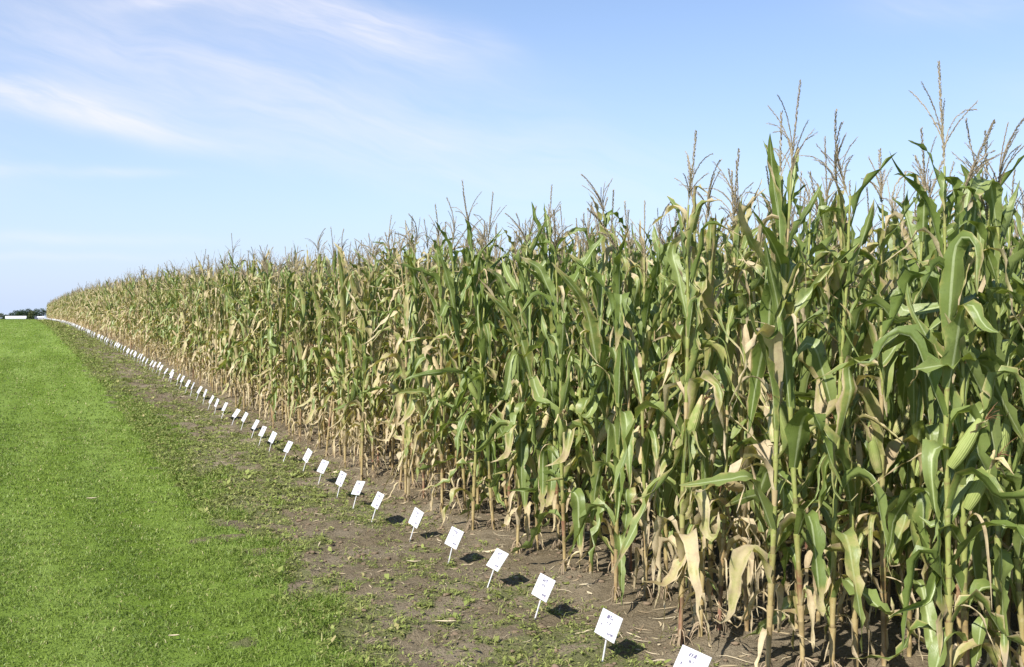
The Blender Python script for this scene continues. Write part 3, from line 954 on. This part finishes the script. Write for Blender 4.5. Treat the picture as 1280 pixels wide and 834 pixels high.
# ------------------------------------------------------------------ far sheds and trees
def shed(px, depth, wid, top_z, dep, ang, label, roof_mat, name='farm_shed', roof_h=1.2):
    x, y = ground_spot(px, depth)
    gz = float(height(x, y)) - .3
    H = top_z - gz - roof_h
    e = bpy.data.objects.new(name, None); COL.objects.link(e); e.location = (x, y, gz); e.rotation_euler = (0, 0, ang)
    tag(e, label, 'shed')
    g = Geo()
    for sx_ in (-1, 1): box_geo(g, (sx_ * (wid / 2 - .1), 0, H / 2), (.1, 0, 0), (0, dep / 2, 0), (0, 0, H / 2))
    for sy_ in (-1, 1): box_geo(g, (0, sy_ * (dep / 2 - .1), H / 2), (wid / 2 - .203, 0, 0), (0, .1, 0), (0, 0, H / 2))
    for sx_ in (-1, 1):                      # gables
        xx = sx_ * (wid / 2 - .1)
        v = [(xx - .1, -dep / 2, H), (xx - .1, dep / 2, H), (xx - .1, .02, H + roof_h), (xx - .1, -.02, H + roof_h)]
        v += [(a + .2, b, c) for a, b, c in v]
        g.add(v, [(0, 1, 2, 3), (7, 6, 5, 4), (0, 4, 5, 1), (1, 5, 6, 2), (3, 7, 4, 0)], np.zeros((8, 4)))
    link('wall', g.mesh('wall', [M['whitewall']], False), e)
    g = Geo(); sl = math.hypot(dep / 2 + .4, roof_h)
    for sy_ in (-1, 1):
        c = np.array([0, sy_ * (dep / 4 + .1), H + roof_h / 2 + .12])
        dirv = np.array([0, sy_ * (dep / 2 + .4), -roof_h]); dirv /= np.linalg.norm(dirv)
        box_geo(g, c, (wid / 2 + .4, 0, 0), dirv * sl / 2, np.cross(dirv, (1, 0, 0)) * .08)
    link('roof', g.mesh('roof', [roof_mat], False), e)
    g = Geo(); box_geo(g, (wid * .2, -dep / 2 - .03, 1.6), (1.4, 0, 0), (0, .04, 0), (0, 0, 1.6))
    link('door', g.mesh('door', [M['darkroof']], False), e)
    wme = Geo(); box_geo(wme, (0, 0, 0), (.6, 0, 0), (0, .04, 0), (0, 0, .45)); wme = wme.mesh('window', [M['glass']], False)
    for k in range(3):
        w = link('window', wme, e, (-wid * .38 + k * wid * .16, -dep / 2 - .03, min(2.4, H - .8)))
    return e


zt = lambda py, d: CAM_H - (py - HOR) * d / F_PX
shed(20.0, 560, 9.4, zt(395.6, 560), 8, R(-2), 'long low white shed below the far trees at the left edge', M['whitewall'])
shed(51, 540, 2.6, zt(396, 540), 4, R(-2), 'small white hut between the far trees and the corn', M['whitewall'], 'farm_hut', .5)
shed(46.3, 565, 1.6, zt(395.8, 565), 4, R(-2), 'small dark-roofed hut next to the small white hut', M['darkroof'], 'farm_hut', 1.6)


def tree(px, depth, top_py, wid_px, label, rnd, seed, lobes=9):
    rg = np.random.default_rng(seed)
    x, y = ground_spot(px, depth); gz = float(height(x, y)) - .1
    H = zt(top_py, depth) - gz; Wd = wid_px * depth / F_PX
    e = bpy.data.objects.new('broadleaf_tree', None); COL.objects.link(e); e.location = (x, y, gz)
    tag(e, label, 'tree')
    g = Geo(); t = np.linspace(0, 1, 8)
    v, q, d = tube(np.stack([.2 * np.sin(t * 3), .1 * t, t * H * .75], 1), .26 * (1 - .8 * t) + .02, 8, np.zeros((8, 4))); g.add(v, q, d)
    cs = []
    for k in range(lobes):
        a = rg.uniform(0, 6.28); rr = rg.uniform(.1, .36) * Wd; zc = rg.uniform(.14, .78) * H
        if k == 0: rr, zc = 0, .86 * H
        c = np.array([rr * math.cos(a), rr * math.sin(a), zc]); cs.append((c, rg.uniform(.24, .36) * min(Wd * 1.2, H)))
        st_ = np.array([0, 0, zc * rg.uniform(.45, .65)])
        tt = np.linspace(0, 1, 5)[:, None]
        v, q, d = tube(st_ + (c - st_) * tt, np.linspace(.10, .03, 5), 5, np.zeros((5, 4))); g.add(v, q, d)
    link('trunk', g.mesh('trunk', [M['bark']]), e)
    g = Geo()
    for c, r in cs:
        n = 420
        p = rg.normal(0, 1, (n, 3)); p /= np.linalg.norm(p, axis=1)[:, None]
        p = c + p * r * rg.uniform(.45, 1.05, n)[:, None] * np.array([1, 1, .85])
        p[:, 2] = np.minimum(p[:, 2], H)
        a_ = rg.normal(0, 1, (n, 3)); a_ /= np.linalg.norm(a_, axis=1)[:, None]
        b_ = np.cross(a_, rg.normal(0, 1, (n, 3))); b_ /= np.linalg.norm(b_, axis=1)[:, None]
        s_ = rg.uniform(.14, .34, n)[:, None]
        v = np.stack([p - a_ * s_, p + b_ * s_ * .6, p + a_ * s_, p - b_ * s_ * .6], 1).reshape(-1, 3)
        dat = np.stack([np.full(n, rnd[1]) * rg.uniform(.4, 1, n), np.zeros(n), np.zeros(n), np.clip(rnd[0] + rg.normal(0, .25, n), 0, 1)], 1)
        g.add(v, np.arange(n * 4).reshape(-1, 4), np.repeat(dat, 4, 0))
    link('crown', g.mesh('crown', [M['tree']], False), e)


tree(1.5, 600, 391.5, 9, 'low yellowish tree at the very left edge of the picture', (.7, .6), 1)
tree(8, 650, 393.0, 9, 'very low dark tree above the left end of the white shed', (.2, .1), 12)
tree(14.5, 640, 390.6, 11, 'low dark tree above the left half of the white shed', (.2, .1), 2)
tree(20.5, 630, 388.2, 13, 'dark round-topped tree above the middle of the white shed', (.2, .0), 3, 11)
tree(28, 625, 386.8, 14, 'dark tree above the right end of the white shed', (.25, .0), 4, 11)
tree(35.5, 640, 385.4, 13, 'tallest dark tree of the far group, behind the lighter one', (.1, .0), 5, 11)
tree(39.5, 575, 388.2, 11, 'lighter yellow-green tree right of the white shed', (.95, .55), 6)
tree(45.5, 630, 385.8, 13, 'dark tree between the lighter tree and the corn', (.3, .0), 7, 11)
tree(52, 635, 385.6, 13, 'dark tree just left of where the corn ends', (.15, .0), 8, 11)

# ------------------------------------------------------------------ light and sky
EL, SUN_AZ = R(42), R(240)
sd = bpy.data.lights.new('sun', 'SUN'); sd.energy = 4.4; sd.angle = R(.5); sd.color = (1, .95, .87)
so = bpy.data.objects.new('sun', sd); COL.objects.link(so)
so.rotation_euler = (R(90) - EL, 0, -SUN_AZ + math.pi)
so.location = (-8, -5, 12)

world = bpy.data.worlds.new('World'); scene.world = world; world.use_nodes = True
nt = world.node_tree
for n in list(nt.nodes): nt.nodes.remove(n)
sky = N(nt, 'ShaderNodeTexSky', sky_type='NISHITA', sun_disc=False, sun_elevation=EL, sun_rotation=SUN_AZ, altitude=200.0, air_density=1.0, dust_density=.2, ozone_density=2.0)
tc = N(nt, 'ShaderNodeTexCoord')
sx = N(nt, 'ShaderNodeSeparateXYZ'); nt.links.new(tc.outputs['Generated'], sx.inputs[0])
azn = math_(nt, 'ARCTAN2', sx.outputs[0], sx.outputs[1])
eln = math_(nt, 'ARCSINE', sx.outputs[2])


def combine(x, y, z=0.0):
    c = N(nt, 'ShaderNodeCombineXYZ')
    for i, v in enumerate((x, y, z)):
        if hasattr(v, 'is_linked'): nt.links.new(v, c.inputs[i])
        else: c.inputs[i].default_value = v
    return c.outputs[0]


def lin(a, b, ca, cb, c0):
    return math_(nt, 'ADD', math_(nt, 'ADD', math_(nt, 'MULTIPLY', a, ca), math_(nt, 'MULTIPLY', b, cb)), c0)


# thin cirrus: fibres stretched along a slant, gathered in a few banks
TILT = R(-14)
uu = lin(azn, eln, math.cos(TILT), math.sin(TILT), 0); vv = lin(azn, eln, -math.sin(TILT), math.cos(TILT), 0)
warp = noise(nt, 6, 3, .5, combine(uu, vv))
vw = math_(nt, 'ADD', vv, math_(nt, 'MULTIPLY', math_(nt, 'SUBTRACT', warp, .5), .05))
fib = noise(nt, 1, 7, .62, combine(math_(nt, 'MULTIPLY', uu, 7), math_(nt, 'MULTIPLY', vw, 46)), .4)
soft = noise(nt, 1, 4, .5, combine(math_(nt, 'MULTIPLY', uu, 5), math_(nt, 'MULTIPLY', vw, 17), 4.0), .2)


def bank(px, py, rx, ry, tilt, amp):
    a0 = YAW + math.atan((px - 640) / F_PX)
    e0 = math.atan((HOR - py) / F_PX * math.cos(a0 - YAW))
    ca, sa = math.cos(R(tilt)), math.sin(R(tilt))
    da = math_(nt, 'SUBTRACT', azn, a0); de = math_(nt, 'SUBTRACT', math_(nt, 'ADD', eln, math_(nt, 'MULTIPLY', math_(nt, 'SUBTRACT', warp, .5), .03)), e0)
    p = math_(nt, 'MULTIPLY', lin(da, de, ca, sa, 0), F_PX / rx); q = math_(nt, 'MULTIPLY', lin(da, de, -sa, ca, 0), F_PX / ry)
    r2 = math_(nt, 'ADD', math_(nt, 'MULTIPLY', p, p), math_(nt, 'MULTIPLY', q, q))
    return math_(nt, 'MULTIPLY', math_(nt, 'EXPONENT', math_(nt, 'MULTIPLY', r2, -1.0)), amp)


tot = None
for b in ((30, 118, 115, 19, -7, 1.15), (130, 150, 180, 16, -9, .65), (470, 38, 100, 24, -14, 1.05), (360, 12, 190, 32, -12, .75), (120, 60, 260, 40, -10, .35), (200, 2, 60, 10, 8, .8), (20, 214, 60, 7, 2, .55),
          (150, 215, 60, 6, 2, .5), (80, 301, 140, 7, 1, .42), (60, 324, 130, 5, 1, .32), (300, 100, 360, 80, -9, .50), (560, 190, 300, 50, -8, .40), (1190, 8, 110, 24, 0, .4), (615, 55, 40, 12, -20, .3),
          (-250, 160, 160, 40, -8, 1.0), (1600, 120, 200, 60, -5, .6)):
    t = bank(*b)
    tot = t if tot is None else math_(nt, 'ADD', tot, t)
fibm = maprange(nt, math_(nt, 'ADD', math_(nt, 'MULTIPLY', fib, .65), math_(nt, 'MULTIPLY', soft, .35)), .28, .72, .15, 1.15, 'LINEAR')
cmask = math_(nt, 'MULTIPLY', tot, fibm)
cmask = math_(nt, 'MULTIPLY', cmask, .66, True)
low = math_(nt, 'EXPONENT', math_(nt, 'MULTIPLY', math_(nt, 'ABSOLUTE', eln), -1 / R(11)))
skyc = mixc(nt, math_(nt, 'MULTIPLY', low, .95), mixc(nt, 1.0, sky.outputs[0], (.93, .98, 1.10), 'MULTIPLY'), (3.75, 4.55, 6.1))
CLOUD = (6.3, 6.1, 6.5)
cn = N(nt, 'ShaderNodeMix'); cn.data_type = 'RGBA'
nt.links.new(cmask, cn.inputs[0]); nt.links.new(skyc, cn.inputs[6]); cn.inputs[7].default_value = (*CLOUD, 1)
bg = N(nt, 'ShaderNodeBackground'); bg.inputs[1].default_value = .084
nt.links.new(cn.outputs[2], bg.inputs[0])
wo = N(nt, 'ShaderNodeOutputWorld'); nt.links.new(bg.outputs[0], wo.inputs[0])

vs = scene.view_settings
vs.view_transform = 'Standard'; vs.look = 'None'; vs.gamma = 1; vs.use_curve_mapping = False
vs.exposure = 0.98
cy = scene.cycles
cy.max_bounces = 6; cy.diffuse_bounces = 3; cy.glossy_bounces = 2; cy.transmission_bounces = 4; cy.transparent_max_bounces = 4
cy.use_denoising = True
